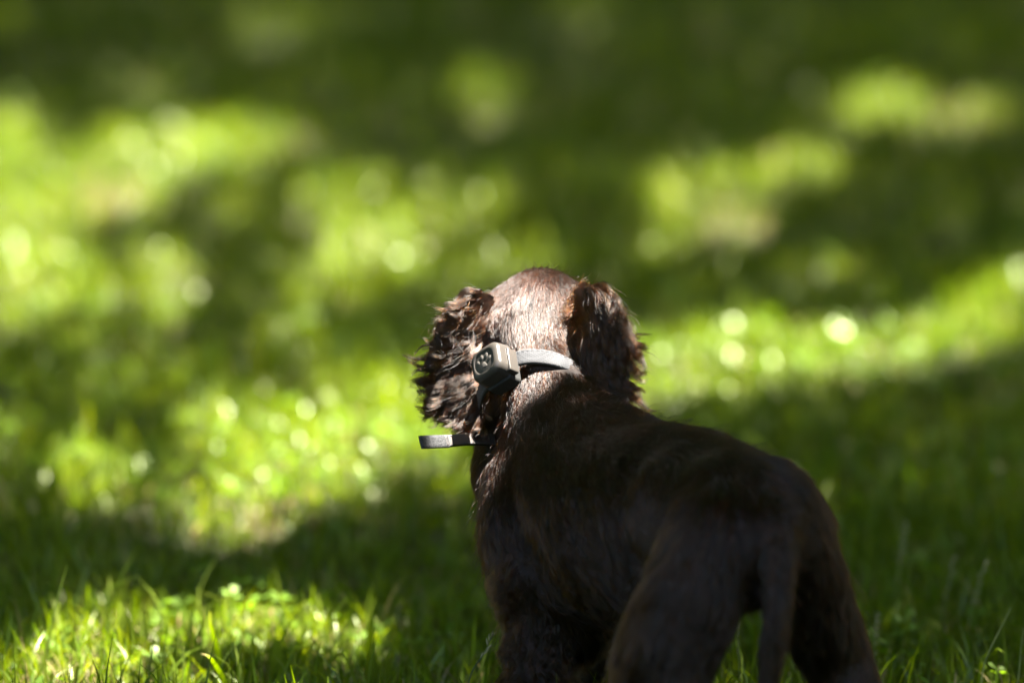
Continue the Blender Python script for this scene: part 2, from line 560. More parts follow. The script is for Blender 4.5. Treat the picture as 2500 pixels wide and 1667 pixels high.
# low sphere template
import bmesh
bmt = bmesh.new()
bmesh.ops.create_icosphere(bmt, subdivisions=3, radius=1.0)
T_V = np.array([v.co[:] for v in bmt.verts])
T_F = np.array([[v.index for v in f.verts] for f in bmt.faces])
bmt.free()
cos, fs, off = [], [], 0
for i, e in enumerate(CH):
    p = e[1]
    sc = np.array([1.0, 1.0, 1.0])
    if i in ELL:
        sc = np.array([1.0, 0.36, 1.0])
    cos.append(T_V * p[3] * sc + p[:3])
    fs.append(T_F + off)
    off += len(T_V)
raw = np_mesh("raw", np.concatenate(cos), np.concatenate(fs).ravel(), np.full(sum(map(len, fs)), 3))
tmp = bpy.data.objects.new("raw", raw)
S.collection.objects.link(tmp)
rm = tmp.modifiers.new("r", 'REMESH')
rm.mode = 'VOXEL'
rm.voxel_size = 0.0042
sm = tmp.modifiers.new("s", 'SMOOTH')
sm.factor, sm.iterations = 0.5, 30
dg = bpy.context.evaluated_depsgraph_get()
body_me = bpy.data.meshes.new_from_object(tmp.evaluated_get(dg))
bpy.data.objects.remove(tmp)
body_me.name = "body"
M_SKIN = noise_mat("chocolate_underfur", (0.016, 0.008, 0.005), (0.03, 0.015, 0.008), 60.0, 0.8)
body_me.materials.clear()
body_me.materials.append(M_SKIN)
body_me.polygons.foreach_set("use_smooth", [True] * len(body_me.polygons))

dog = thing("dog", tuple(P(1500, 1850, 5.05) * [1, 1, 0]),
            "chocolate brown spaniel puppy standing on the grass seen from behind, looking away", "dog")
link("body", body_me, dog)

# region table: flow, length, lift, curl amplitude, curl turns, clump, density
REG = {
    'skull': ((0.0, -.75, -.65), .0115, .07, .0004, 1.0, .32, 2.6),
    'muzzle': ((0, -1, .1), .007, .15, 0, 1, .2, .8),
    'neck': ((.22, -.55, -.75), .014, .08, .0005, 1.0, .38, 2.0),
    'chest': ((.45, -.5, -.72), .020, .09, .0011, 1.0, .7, 1.4),
    'ribs': ((.80, -.42, -.42), .021, .08, .0012, 1.1, .75, 1.3),
    'loin': ((.80, -.50, -.40), .015, .07, .0006, 1.2, .4, 1.0),
    'hip': ((.25, -.25, -.93), .016, .08, .0007, 1.2, .45, .9),
    'thigh_left': ((-.22, -.1, -.97), .028, .13, .0018, 1.3, .75, 1.0),
    'thigh_right': ((.22, -.1, -.97), .024, .12, .0014, 1.3, .6, .7),
    'tail': ((0.0, -.05, -1), .020, .15, .0016, 1.3, .6, 1.0),
    'arm': ((.30, -.2, -.93), .024, .15, .0018, 1.2, .65, 1.4),
    'foreleg': ((-.05, -.2, -.97), .036, .52, .0058, 1.8, .9, 1.9),
    'breast': ((-.1, -.1, -.98), .028, .25, .0028, 1.4, .6, 1.2),
    'ear_left': ((-.5, -.1, -.85), .040, .30, .0040, 1.5, .8, 0),
    'ear_right': ((.5, -.1, -.85), .040, .30, .0040, 1.5, .8, 0),
}
names = list(REG)
cen = np.array([e[1][:3] for e in CH])
rad = np.array([e[1][3] for e in CH])
creg = np.array([names.index(e[0]) for e in CH])
TAB = np.array([[*unit(REG[k][0]), *REG[k][1:]] for k in names])


def body_tris(me):
    me.calc_loop_triangles()
    tv = np.zeros(len(me.loop_triangles) * 3, dtype=np.int32)
    me.loop_triangles.foreach_get("vertices", tv)
    v = np.zeros(len(me.vertices) * 3, dtype=np.float32)
    me.vertices.foreach_get("co", v)
    nn = np.zeros(len(me.vertices) * 3, dtype=np.float32)
    me.vertices.foreach_get("normal", nn)
    return tv.reshape(-1, 3), v.reshape(-1, 3).astype(float), nn.reshape(-1, 3).astype(float)


TV, VC, VN = body_tris(body_me)
# blend of region parameters per vertex
VP = np.zeros((len(VC), TAB.shape[1]))
VR = np.zeros(len(VC), dtype=int)
for s in range(0, len(VC), 4000):
    d = np.linalg.norm(VC[s:s + 4000, None] - cen[None], axis=2) - rad[None]
    d -= d.min(1, keepdims=True)
    wgt = np.exp(-d / 0.007)
    R = np.zeros((d.shape[0], len(names)))
    for k in range(len(names)):
        mk = creg == k
        if mk.any():
            R[:, k] = wgt[:, mk].max(1)
    VR[s:s + 4000] = R.argmax(1)
    R /= R.sum(1, keepdims=True)
    VP[s:s + 4000] = R @ TAB
e1, e2 = VC[TV[:, 1]] - VC[TV[:, 0]], VC[TV[:, 2]] - VC[TV[:, 0]]
AREA = np.linalg.norm(np.cross(e1, e2), axis=1) * 0.5
print("body verts", len(VC), "area", AREA.sum())


def sample(n, weight):
    pr = AREA * weight
    pr = pr / pr.sum()
    t = rng.choice(len(TV), n, p=pr)
    a, b = rng.random(n), rng.random(n)
    f = a + b > 1
    a[f], b[f] = 1 - a[f], 1 - b[f]
    W = np.stack([1 - a - b, a, b], 1)
    ix = TV[t]
    pos = (VC[ix] * W[:, :, None]).sum(1)
    nor = unit((VN[ix] * W[:, :, None]).sum(1))
    par = (VP[ix] * W[:, :, None]).sum(1)
    return pos, nor, par, VR[ix[:, 0]]


def nfield(p, s, seed):
    """smooth 3-vector noise"""
    r = np.random.default_rng(seed)
    out = np.zeros_like(p)
    for _ in range(6):
        k = r.normal(size=(3, 3)) * s
        out += np.sin(p @ k + r.uniform(0, 6.28, 3))
    return out / 2.4


def grow(pos, nor, flow, length, lift, amp, turns, clump, nk=6, grav=0.25, cl_size=16, jit=0.12, seed=1, coherent=0.0):
    """strands (n, nk, 3): they leave the skin, lie along the flow, wave and gather into locks"""
    r = np.random.default_rng(seed)
    n = len(pos)
    fl = flow + nfield(pos, 28.0, seed) * 0.16 + nfield(pos, 90.0, seed + 1) * 0.12
    fl = fl - nor * (fl * nor).sum(1, keepdims=True)
    fl = unit(fl)
    t = np.linspace(0, 1, nk)

    def raw(pos, nor, fl, length, lift, amp, turns, ph, jitter):
        m = len(pos)
        binor = np.cross(nor, fl)
        out = np.zeros((m, nk, 3))
        out[:, 0] = pos
        p = pos.copy()
        for i in range(1, nk):
            tt = (i - 0.5) / (nk - 1)
            d = fl + nor * (lift * (1.25 - 1.1 * tt))[:, None] + jitter
            d[:, 2] -= grav * tt
            p = p + unit(d) * (length / (nk - 1))[:, None]
            out[:, i] = p
        wv = amp[:, None] * t[None] ** 0.8
        a = turns[:, None] * t[None] * 2 * np.pi + ph[:, None]
        out += binor[:, None] * (wv * (np.sin(a) - np.sin(ph)[:, None]))[:, :, None]
        out += nor[:, None] * (0.6 * wv * (np.cos(a) - np.cos(ph)[:, None]))[:, :, None]
        return out

    jv = r.normal(0, jit, (n, 3))
    phf = 3.0 * nfield(pos, 26.0, seed + 5)[:, 0] + 1.2 * nfield(pos, 80.0, seed + 6)[:, 1]
    phr = r.uniform(0, 6.28, n)
    base = raw(pos, nor, fl, length, lift, amp, turns, phf * coherent + phr * (1 - coherent), jv)
    nc = max(4, n // cl_size)
    ci = r.choice(n, nc, replace=False)
    kd = kdtree.KDTree(nc)
    for i, q in enumerate(pos[ci]):
        kd.insert(q, i)
    kd.balance()
    own = np.fromiter((kd.find(q)[1] for q in pos), dtype=int, count=n)
    ph = phf[ci] * coherent + r.uniform(0, 6.28, nc) * (1 - coherent) + r.normal(0, .5, nc)
    guide = raw(pos[ci], nor[ci], fl[ci], length[ci], lift[ci], amp[ci] * 1.2, turns[ci], ph, r.normal(0, jit * 1.1, (nc, 3)))
    rel = pos - pos[ci][own]
    g = guide[own] + rel[:, None] * (1 - 0.75 * t ** 0.8)[None, :, None]
    ls = length / length[ci][own]
    wq = (clump * r.uniform(0.55, 1.0, n))[:, None] * np.clip(t * 1.6, 0, 1)[None] ** 0.8
    out = base * (1 - wq[:, :, None]) + g * wq[:, :, None]
    return out


def hair_obj(name, strands, rad0, rad1, m, parent, **props):
    n, k, _ = strands.shape
    cu = bpy.data.hair_curves.new(name)
    cu.add_curves([k] * n)
    cu.position_data.foreach_set("vector", np.ascontiguousarray(strands, dtype=np.float32).ravel())
    t = np.linspace(0, 1, k)
    rr = np.tile(rad0 * (1 - t) ** 0.6 + rad1 * t, n).astype(np.float32)
    at = cu.attributes.get("radius") or cu.attributes.new("radius", 'FLOAT', 'POINT')
    at.data.foreach_set("value", rr)
    cu.materials.append(m)
    return link(name, cu, parent, **props)


def hair_mat(name, melanin, redness, rough=0.28, coat=0.0, rnd=0.5, rr=0.4):
    m = bpy.data.materials.new(name)
    m.use_nodes = True
    t = m.node_tree
    t.nodes.clear()
    out = t.nodes.new("ShaderNodeOutputMaterial")
    h = t.nodes.new("ShaderNodeBsdfHairPrincipled")
    h.model = 'CHIANG'
    h.parametrization = 'MELANIN'
    for k, v in (("Melanin", melanin), ("Melanin Redness", redness), ("Roughness", rough), ("Radial Roughness", rr), ("Coat", coat),
                 ("Random Color", rnd), ("Random Roughness", 0.2), ("IOR", 1.55)):
        if k in h.inputs:
            h.inputs[k].default_value = v
    t.links.new(h.outputs[0], out.inputs["Surface"])
    return m


M_FUR = hair_mat("short_chocolate_fur", 0.87, 0.64, 0.24, 0.2, 0.35)
M_EAR = hair_mat("long_wavy_ear_hair", 0.80, 0.68, 0.30, 0.1)
M_TUFT = hair_mat("backlit_russet_tuft_hair", 0.60, 0.85, 0.3, 0.0)  # redder and paler than the ear hair to carry a backlight glow

M_HEAD = hair_mat("warm_brown_head_fur", 0.82, 0.58, 0.34, 0.0, 0.3)
EARIDX = (names.index('ear_left'), names.index('ear_right'))
ear_v = np.isin(VR, EARIDX)
TR = VR[TV[:, 0]]

# ------------------------------------------------------------------ COLLAR
loop = [(1162, 838, 5.238), (1195, 822, 5.232), (1235, 819, 5.230), (1283, 828, 5.229), (1330, 853, 5.240), (1372, 892, 5.275), (1362, 960, 5.345), (1290, 1010, 5.385),
        (1200, 1030, 5.385), (1135, 1010, 5.345), (1106, 975, 5.305), (1098, 935, 5.275), (1112, 885, 5.250)]
lp = np.array([P(*q) for q in loop])
nl = len(lp)
ext = np.vstack([lp[-1:], lp, lp[:2]])
NS = 156
cc = []
for s in np.linspace(0, nl, NS, endpoint=False):
    i = int(s); f = s - i
    p0, p1, p2, p3 = ext[i], ext[i + 1], ext[i + 2], ext[(i + 3) if i + 3 < len(ext) else 3]
    cc.append(0.5 * (2 * p1 + (p2 - p0) * f + (2 * p0 - 5 * p1 + 4 * p2 - p3) * f * f + (3 * p1 - p0 - 3 * p2 + p3) * f ** 3))
cc = np.array(cc)
ctr = cc.mean(0)
# plane of the loop
_, _, vh = np.linalg.svd(cc - ctr)
AX = vh[2] * (1 if vh[2][2] > 0 else -1)
tg = unit(np.roll(cc, -1, 0) - np.roll(cc, 1, 0))
wv = unit(AX[None] - tg * (tg @ AX)[:, None])
on = unit(np.cross(tg, wv))
on *= np.sign((on * (cc - ctr)).sum(1))[:, None]
# the band leans: its lower edge stands off the neck a little
HWD = 0.0072



# ---- short coat
dens = TAB[TR, 8].copy()
N_FUR = 430000
pos, nor, par, reg = sample(N_FUR, dens)
# fewer short hairs where the collar lies is not needed: the strap sits on top
dc = np.full(len(pos), 9.0)
for q in cc[::3]:
    dc = np.minimum(dc, np.linalg.norm(pos - q, axis=1))
kp = dc > 0.0105
pos, nor, par, reg, dc = pos[kp], nor[kp], par[kp], reg[kp], dc[kp]
flow = par[:, :3].copy()
leng = par[:, 3] * np.exp(rng.normal(0, 0.18, len(pos)))
# longer fringe under the belly, chest front and back of the legs
vx, vy = to_view(pos)
under = np.clip(-nor[:, 2] - 0.25, 0, 1)
leng *= 1 + 0.9 * under * (reg != names.index('skull')) * (reg != names.index('neck'))
strands = grow(pos, nor, flow, leng, par[:, 4], par[:, 5], par[:, 6], par[:, 7], nk=5, grav=0.18, cl_size=30, jit=0.09, seed=11, coherent=0.6)
is_head = reg == names.index('skull')
hair_obj("head_coat", strands[is_head], 0.00012, 0.00004, M_HEAD, dog)
strands = strands[~is_head]
# stray hairs that stand off the coat and roughen its outline
sp, sn, spar, sreg = sample(6500, dens)
dc = np.full(len(sp), 9.0)
for q in cc[::3]:
    dc = np.minimum(dc, np.linalg.norm(sp - q, axis=1))
sp, sn, spar = sp[dc > .012], sn[dc > .012], spar[dc > .012]
stray = grow(sp, sn, spar[:, :3], spar[:, 3] * 1.25, spar[:, 4] + .45, spar[:, 5] * 1.5, spar[:, 6], spar[:, 7] * .3, nk=5, grav=.1, cl_size=10, jit=.3, seed=17)
strands = np.concatenate([strands, stray])
hair_obj("coat", strands, 0.00012, 0.00004, M_FUR, dog)

# ---- ears: a short undercoat on each flap, and long wavy locks that follow hand-laid partings over it
EAR_L = [[(1138, 690), (1105, 677), (1070, 681), (1040, 708)], [(1138, 700), (1097, 700), (1048, 728), (1018, 774)],
         [(1135, 700), (1085, 715), (1035, 772), (990, 832)], [(1130, 720), (1088, 762), (1030, 822), (968, 850)],
         [(1125, 740), (1085, 790), (1030, 858), (990, 905)], [(1120, 760), (1085, 830), (1040, 895), (976, 938)],
         [(1118, 780), (1085, 855), (1048, 925), (1020, 962)], [(1115, 795), (1090, 875), (1075, 940), (1060, 985)],
         [(1115, 810), (1105, 880), (1098, 940), (1102, 982)]]
EAR_R = [[(1325, 668), (1360, 664), (1398, 690), (1425, 740)], [(1318, 665), (1362, 680), (1408, 728), (1456, 790)],
         [(1315, 685), (1355, 712), (1404, 780), (1466, 850)], [(1310, 700), (1345, 745), (1390, 820), (1474, 900)],
         [(1308, 720), (1332, 780), (1375, 865), (1492, 958)], [(1305, 740), (1320, 800), (1355, 880), (1455, 965)],
         [(1303, 760), (1312, 820), (1338, 890), (1410, 955)]]


def ear_locks(guides, yprof, nlock, per, seed, sgn):
    r = np.random.default_rng(seed)
    G = np.array([spline(np.array([(a, b, 0) for a, b in g]), 40)[:, :2] for g in guides])
    out = []
    nk = 16
    t = np.linspace(0, 1, nk)
    for k in range(nlock):
        v = r.random() * (len(guides) - 1)
        i = min(int(v), len(guides) - 2)
        f = v - i
        line = G[i] * (1 - f) + G[i + 1] * f
        u0 = r.random() ** 1.2 * 0.52
        p3 = np.array([P(line[q][0], line[q][1], np.interp(q / 39, [0, .4, 1], yprof)) for q in range(40)])
        sl = np.concatenate([[0], np.cumsum(np.linalg.norm(np.diff(p3, axis=0), axis=1))])
        L = r.uniform(.050, .076)
        s0 = u0 * sl[-1]
        want = s0 + t * L
        c_ = np.stack([np.interp(want, sl, p3[:, q]) for q in range(3)], 1)
        over = np.clip(want - sl[-1], 0, .014) * r.uniform(.3, 1)
        c_ += unit(p3[-1] - p3[-4])[None] * over[:, None] * 0.9
        lay = r.uniform(-.010, .004) - .006 * (1 - u0)
        c_[:, 1] += lay
        c_ += r.normal(0, .0012, 3)
        tg_ = unit(np.gradient(c_, axis=0) + 1e-9)
        side = unit(np.cross(tg_, np.array([0, -1.0, 0])))
        ph = 2.4 * v + r.normal(0, .5)
        amp = r.uniform(.0018, .0036)
        wl = r.uniform(.026, .042)
        a = want / wl * 2 * np.pi + ph
        env = np.clip(t * 2.2, 0, 1) * (0.7 + .6 * t)
        c_ += side * (amp * np.sin(a) * env)[:, None] + np.array([0, -1.0, 0]) * (amp * .8 * np.cos(a) * env)[:, None]
        # tips flick outwards
        c_ += side * (r.normal(0.0, .0045) * t ** 3)[:, None] + np.array([sgn, 0, 0.35])[None] * ((r.random() < .3) * r.uniform(0, .008) * t ** 4)[:, None]
        n = int(per * r.uniform(.5, 1.5)) // (3 if k % 7 == 0 else 1)
        thin = k % 7 == 0
        w0 = r.uniform(.0006, .0014) if thin else r.uniform(.0020, .0042)
        if thin:
            c_ += (side * (r.normal(0, .009) * t ** 2)[:, None] + np.array([sgn * .9, 0, .5])[None] * (r.uniform(0, .012) * t ** 2.5)[:, None])
        d = r.normal(0, 1, (n, 2)) * 0.55
        wid = w0 * (0.75 + .9 * t - 1.25 * t ** 2.2).clip(.15)
        st = c_[None] + side[None] * (d[:, 0, None] * wid)[:, :, None] + np.array([0, -1.0, 0])[None, None] * (d[:, 1, None] * wid * .6)[:, :, None]
        # strands end at different places and fray
        e = r.uniform(.72, 1.04, n)
        idx = np.clip(t[None] * e[:, None], 0, 1) * (nk - 1)
        i0 = np.clip(idx.astype(int), 0, nk - 2)
        fr = (idx - i0)[:, :, None]
        rows = np.arange(n)[:, None]
        st = st[rows, i0] * (1 - fr) + st[rows, i0 + 1] * fr
        fly = r.normal(0, 1, (n, 3)) * np.where(r.random(n) < .06, .006, .0011)[:, None]
        st += fly[:, None] * (t ** 2)[None, :, None]
        out.append(st)
    return np.concatenate(out)


for nm, idx, rootp, sgn, gd, yp in (("ear_left", EARIDX[0], EARL_ROOT, -1.0, EAR_L, [5.320, 5.285, 5.268]), ("ear_right", EARIDX[1], EARR_ROOT, 1.0, EAR_R, [5.308, 5.262, 5.228])):
    pos, nor, par, reg = sample(9000, (TR == idx).astype(float))
    flow = unit(pos - rootp) * .6 + np.array([sgn * .2, -.1, -.6])
    n_ = len(pos)
    under_ = grow(pos, nor, unit(flow), np.full(n_, .015), np.full(n_, .15), np.full(n_, .001), np.full(n_, 1.2), np.full(n_, .5), nk=16, grav=.3, cl_size=40, jit=.1, seed=31 + idx)
    locks = ear_locks(gd, yp, 330, 125, 81 + idx, sgn)
    hair_obj(nm, np.concatenate([under_, locks]), 0.00013, 0.00004, M_EAR, dog)

# ---- tuft and wisps, backlight glow put into their russet colour, where the right ear meets the skull
a0, a1 = P(1302, 730, 5.272), P(1326, 668, 5.300)
n_ = 900
tt = rng.random((n_, 1))
pos = a0 * (1 - tt) + a1 * tt + rng.normal(0, 0.0035, (n_, 3))
nor = np.tile(unit(np.array([0.25, -0.8, 0.55])), (n_, 1))
flow = np.tile(np.array([0.50, -0.15, 0.62]), (n_, 1)) + rng.normal(0, .18, (n_, 3))
strands = grow(pos, nor, flow, 0.0085 * np.exp(rng.normal(0, .4, n_)) * np.where(rng.random(n_) < .03, 3.0, 1.0), np.full(n_, .35), np.full(n_, .0012), np.full(n_, 1.0), np.full(n_, .6), nk=7, grav=-0.1,
               cl_size=30, jit=0.2, seed=51)
hair_obj("ear_tuft", strands, 0.00013, 0.00004, M_TUFT, dog, label="tuft coloured russet for a backlit glow at the root of the right ear")

# ---- longer feathering, its sheen put into a lighter brown: front edge of the left thigh, rear edge of the shoulder, cuffs of the front leg
from mathutils.bvhtree import BVHTree
bvh = BVHTree.FromPolygons([tuple(v) for v in VC], [tuple(map(int, t)) for t in TV])


def on_body(vx, vy):
    d = unit(P(vx, vy, 5.0) - CAM)
    loc, nn, _, _ = bvh.ray_cast(Vector(CAM), Vector(d))
    return (np.array(loc), np.array(nn)) if loc is not None else None


M_FEATHER = hair_mat("sheen_lightened_feathering", 0.70, 0.60, 0.3, 0.1)  # paler than the coat to carry the sheen on these edges


def fringe(name, line, n, spread, length, amp, dirv, lift, seed, **props):
    ln = spline(np.array([(a, b, 0) for a, b in line]), 60)[:, :2]
    ps, ns, fd = [], [], []
    r = np.random.default_rng(seed)
    while len(ps) < n:
        k = r.integers(0, 58)
        q = ln[k] + r.normal(0, spread, 2)
        h = on_body(*q)
        if h is None:
            continue
        ps.append(h[0]); ns.append(h[1])
        tg_ = ln[k + 1] - ln[k]
        tg_ = np.array([tg_[0], 0, -tg_[1]]) / np.linalg.norm(tg_)
        fd.append(tg_ + np.array(dirv))
    ps, ns, fd = np.array(ps), np.array(ns), np.array(fd)
    st = grow(ps, ns, unit(fd), length * np.exp(r.normal(0, .2, n)), np.full(n, lift), np.full(n, amp), np.full(n, 1.4), np.full(n, .7), nk=9, grav=.2,
              cl_size=40, jit=.07, seed=seed, coherent=.8)
    return hair_obj(name, st, .00012, .00004, M_FEATHER, dog, **props)


fringe("thigh_feathering", [(1566, 1195), (1520, 1300), (1476, 1400), (1452, 1500)], 6500, 12, .042, .0022, (-.12, 0, 0), .14, 61)
fringe("shoulder_sheen_fringe", [(1195, 1110), (1222, 1190), (1270, 1280), (1340, 1380)], 4200, 7, .026, .0014, (.05, 0, 0), .10, 62)
fringe("leg_feathering", [(1165, 1300), (1170, 1400), (1185, 1500), (1190, 1600)], 4200, 22, .026, .0048, (-.6, 0, .15), .55, 63)

# nose and eyes on the far side of the head
M_NOSE = mat("brown_nose", (0.05, 0.025, 0.018), 0.35)
M_EYE = mat("amber_eye", (0.08, 0.035, 0.01), 0.08)


def blob(name, c, r, sc, m, parent):
    return link(name, np_mesh(name, T_V * np.array(sc) * r + c, T_F.ravel(), np.full(len(T_F), 3), m), parent)


blob("nose", P(1211, 776, 5.492), .0105, (1, .7, .75), M_NOSE, dog)
blob("eye", P(1183, 722, 5.408), .0075, (1, 1, 1), M_EYE, dog)
blob("eye", P(1270, 722, 5.412), .0075, (1, 1, 1), M_EYE, dog)

def weave_mat(name, c1, c2):
    m = mat(name, c1, 0.85)
    t = m.node_tree
    b = t.nodes["Principled BSDF"]
    uv = t.nodes.new("ShaderNodeAttribute")
    uv.attribute_name = "tint"
    mp = t.nodes.new("ShaderNodeMapping")
    mp.inputs["Scale"].default_value = (1, 1, 1)
    ck = t.nodes.new("ShaderNodeTexBrick")
    ck.inputs["Scale"].default_value = 1.0
    ck.inputs["Brick Width"].default_value = 0.0034
    ck.inputs["Row Height"].default_value = 0.0013
    ck.inputs["Mortar Size"].default_value = 0.00028
    ck.inputs["Mortar Smooth"].default_value = 0.4
    ck.inputs["Color1"].default_value = (*c1, 1)
    ck.inputs["Color2"].default_value = (c1[0] * .8, c1[1] * .8, c1[2] * .82, 1)
    ck.inputs["Mortar"].default_value = (*c2, 1)
    bp = t.nodes.new("ShaderNodeBump")
    bp.inputs["Distance"].default_value = 0.0006
    bp.inputs["Strength"].default_value = 1.0
    t.links.new(uv.outputs["Vector"], mp.inputs["Vector"])
    t.links.new(mp.outputs[0], ck.inputs["Vector"])
    t.links.new(ck.outputs["Color"], b.inputs["Base Color"])
    inv = t.nodes.new("ShaderNodeInvert")
    t.links.new(ck.outputs["Fac"], inv.inputs["Color"])
    t.links.new(inv.outputs[0], bp.inputs["Height"])
    t.links.new(bp.outputs[0], b.inputs["Normal"])
    return m


M_WEB = weave_mat("grey_woven_webbing", (0.15, 0.15, 0.157), (0.018, 0.018, 0.019))
M_BACK = noise_mat("black_leather_lining", (0.012, 0.012, 0.010), (0.025, 0.024, 0.02), 300, 0.45, 0.4, 600, bdist=0.0003)
M_THREAD = mat("pale_thread", (0.14, 0.135, 0.132), 0.7)
M_LEATHER = noise_mat("grey_brown_leather", (0.095, 0.083, 0.077), (0.12, 0.105, 0.098), 700, 0.65, 0.5, 1500, bdist=0.0002)
M_FELT = noise_mat("grey_looped_felt", (0.012, 0.012, 0.013), (0.075, 0.075, 0.077), 900, 0.9, 1.0, 900, bdist=0.0012)


def ribbon(cc, wv, on, hw, th, closed, off=0.0, rough=0.0):
    """flat strap with rounded rim; returns co, faces, uv-like attribute"""
    n = len(cc)
    prof = [(-1, 0.0), (-1.0, .6), (-.93, 1.0), (-.5, 1.06), (0, 1.08), (.5, 1.06), (.93, 1.0), (1.0, .6), (1, 0.0), (.9, -.1), (0, -.1), (-.9, -.1)]
    m = len(prof)
    s = np.concatenate([[0], np.cumsum(np.linalg.norm(np.diff(cc, axis=0), axis=1))])
    co, at = [], []
    for i in range(n):
        for a, b in prof:
            j = rough * random.uniform(-1, 1)
            co.append(cc[i] + wv[i] * hw * a + on[i] * (off + th * b + j))
            at.append((s[i], a * hw, 0, 1))
    f = []
    for i in range(n if closed else n - 1):
        k = (i + 1) % n
        for j in range(m):
            l = (j + 1) % m
            f.append([i * m + j, i * m + l, k * m + l, k * m + j])
    if not closed:
        f.append(list(range(m))[::-1])
        f.append([(n - 1) * m + j for j in range(m)])
    return np.array(co), f, np.array(at)


def ribbon_obj(name, parent, m, *a, **k):
    co, f, at = ribbon(*a, **k)
    me = py_mesh(name, co, f, m)
    ly = me.attributes.new("tint", 'FLOAT_COLOR', 'POINT')
    ly.data.foreach_set("color", at.astype(np.float32).ravel())
    return link(name, me, parent)


collar = thing("dog_collar", tuple(ctr), "grey woven collar round the brown puppy's neck, loose end sticking out to the left", "collar")
ribbon_obj("strap", collar, M_WEB, cc, wv, on, HWD, 0.0013, True)
ribbon_obj("lining", collar, M_BACK, cc, wv, on, HWD * 1.04, 0.0014, True, off=-0.0018)


def stitches(name, parent, m, cc, wv, on, hw, off, step, ln, r):
    s = np.concatenate([[0], np.cumsum(np.linalg.norm(np.diff(cc, axis=0), axis=1))])
    prs = []
    for side in (-1, 1):
        x = 0.002
        while x + ln < s[-1]:
            q = []
            for d, lift in ((0, 0), (ln * .3, r * 1.2), (ln * .7, r * 1.2), (ln, 0)):
                pt = np.array([np.interp(x + d, s, cc[:, k]) for k in range(3)])
                i = min(len(cc) - 1, int(np.searchsorted(s, x + d)))
                q.append(pt + wv[i] * side * hw + on[i] * (off + lift))
            prs.append(tube(q, np.array([.5, 1, 1, .5]) * r, 5))
            x += step
    co, f = join_parts(prs)
    return link(name, py_mesh(name, co, f, m), parent, kind="stuff")


stitches("stitching", collar, M_THREAD, cc, wv, on, HWD * 0.82, 0.0015, 0.0042, 0.0026, 0.00024)

# loose end of the strap
e0, e1 = P(1142, 1011, 5.300), P(1022, 1013, 5.205)
te = np.linspace(0, 1, 14)[:, None]
ec = e0 * (1 - te) + e1 * te + np.array([0, 0, 1.0]) * 0.0018 * np.sin(te * np.pi)
ew = np.tile(unit(np.array([0.0, 0.62, 0.78])), (14, 1))
tge = unit(np.gradient(ec, axis=0))
ew = unit(ew - tge * (ew * tge).sum(1, keepdims=True))
eo = np.cross(tge, ew)
eo *= -np.sign(eo[:, 1])[:, None]
tail_o = ribbon_obj("strap_end", collar, M_LEATHER, ec, ew, eo, 0.0053, 0.0016, False)
lay = ribbon_obj("lining", collar, M_BACK, ec, ew, eo, 0.0057, 0.0026, False, off=-0.0032)
e2 = P(966, 1014, 5.178)
e1b = P(1028, 1013, 5.2085)
tf = np.linspace(0, 1, 16)[:, None]
fc = e1b * (1 - tf) + e2 * tf + np.array([0, 0, -0.0006]) * tf
fw = np.tile(ew[-1], (16, 1))
fo = np.tile(eo[-1], (16, 1))
ribbon_obj("felt_tip", collar, M_FELT, fc, fw, fo, 0.0062, 0.0024, False, off=-0.0008, rough=0.0004)
stitches("stitching", collar, M_THREAD, ec, ew, eo, 0.0044, 0.0017, 0.0062, 0.0026, 0.00045)

# ------------------------------------------------------------------ TRACKER
TN = unit(np.array([-0.70, -0.60, 0.39]))
TU = np.array([0.703, -0.477, 0.527])
TU = unit(TU - TN * (TU @ TN))
TVv = np.cross(TN, TU)
if TVv[2] > 0:
    TVv = -TVv
TC = P(1127, 836, 5.222)
M_CASE = noise_mat("taupe_satin_plastic", (0.052, 0.0455, 0.040), (0.055, 0.048, 0.042), 400, 0.30, 0.08, 2500, bdist=0.0001)
M_DISC = mat("darker_taupe_disc", (0.045, 0.039, 0.034), 0.42)
M_PAD = mat("pale_taupe_relief", (0.105, 0.094, 0.083), 0.40)
M_BLACK = noise_mat("black_strap_loop", (0.010, 0.010, 0.009), (0.02, 0.02, 0.018), 500, 0.8, 0.5, 1200, bdist=0.0004)

tracker = thing("tracker", tuple(TC - TN * 0.01), "boxy taupe plastic pet tracker with a paw mark clipped on the grey collar", "pet tracker")


def frame_pts(l):
    l = np.asarray(l, float)
    return TC + l[:, :1] * TU + l[:, 1:2] * TVv + l[:, 2:3] * TN


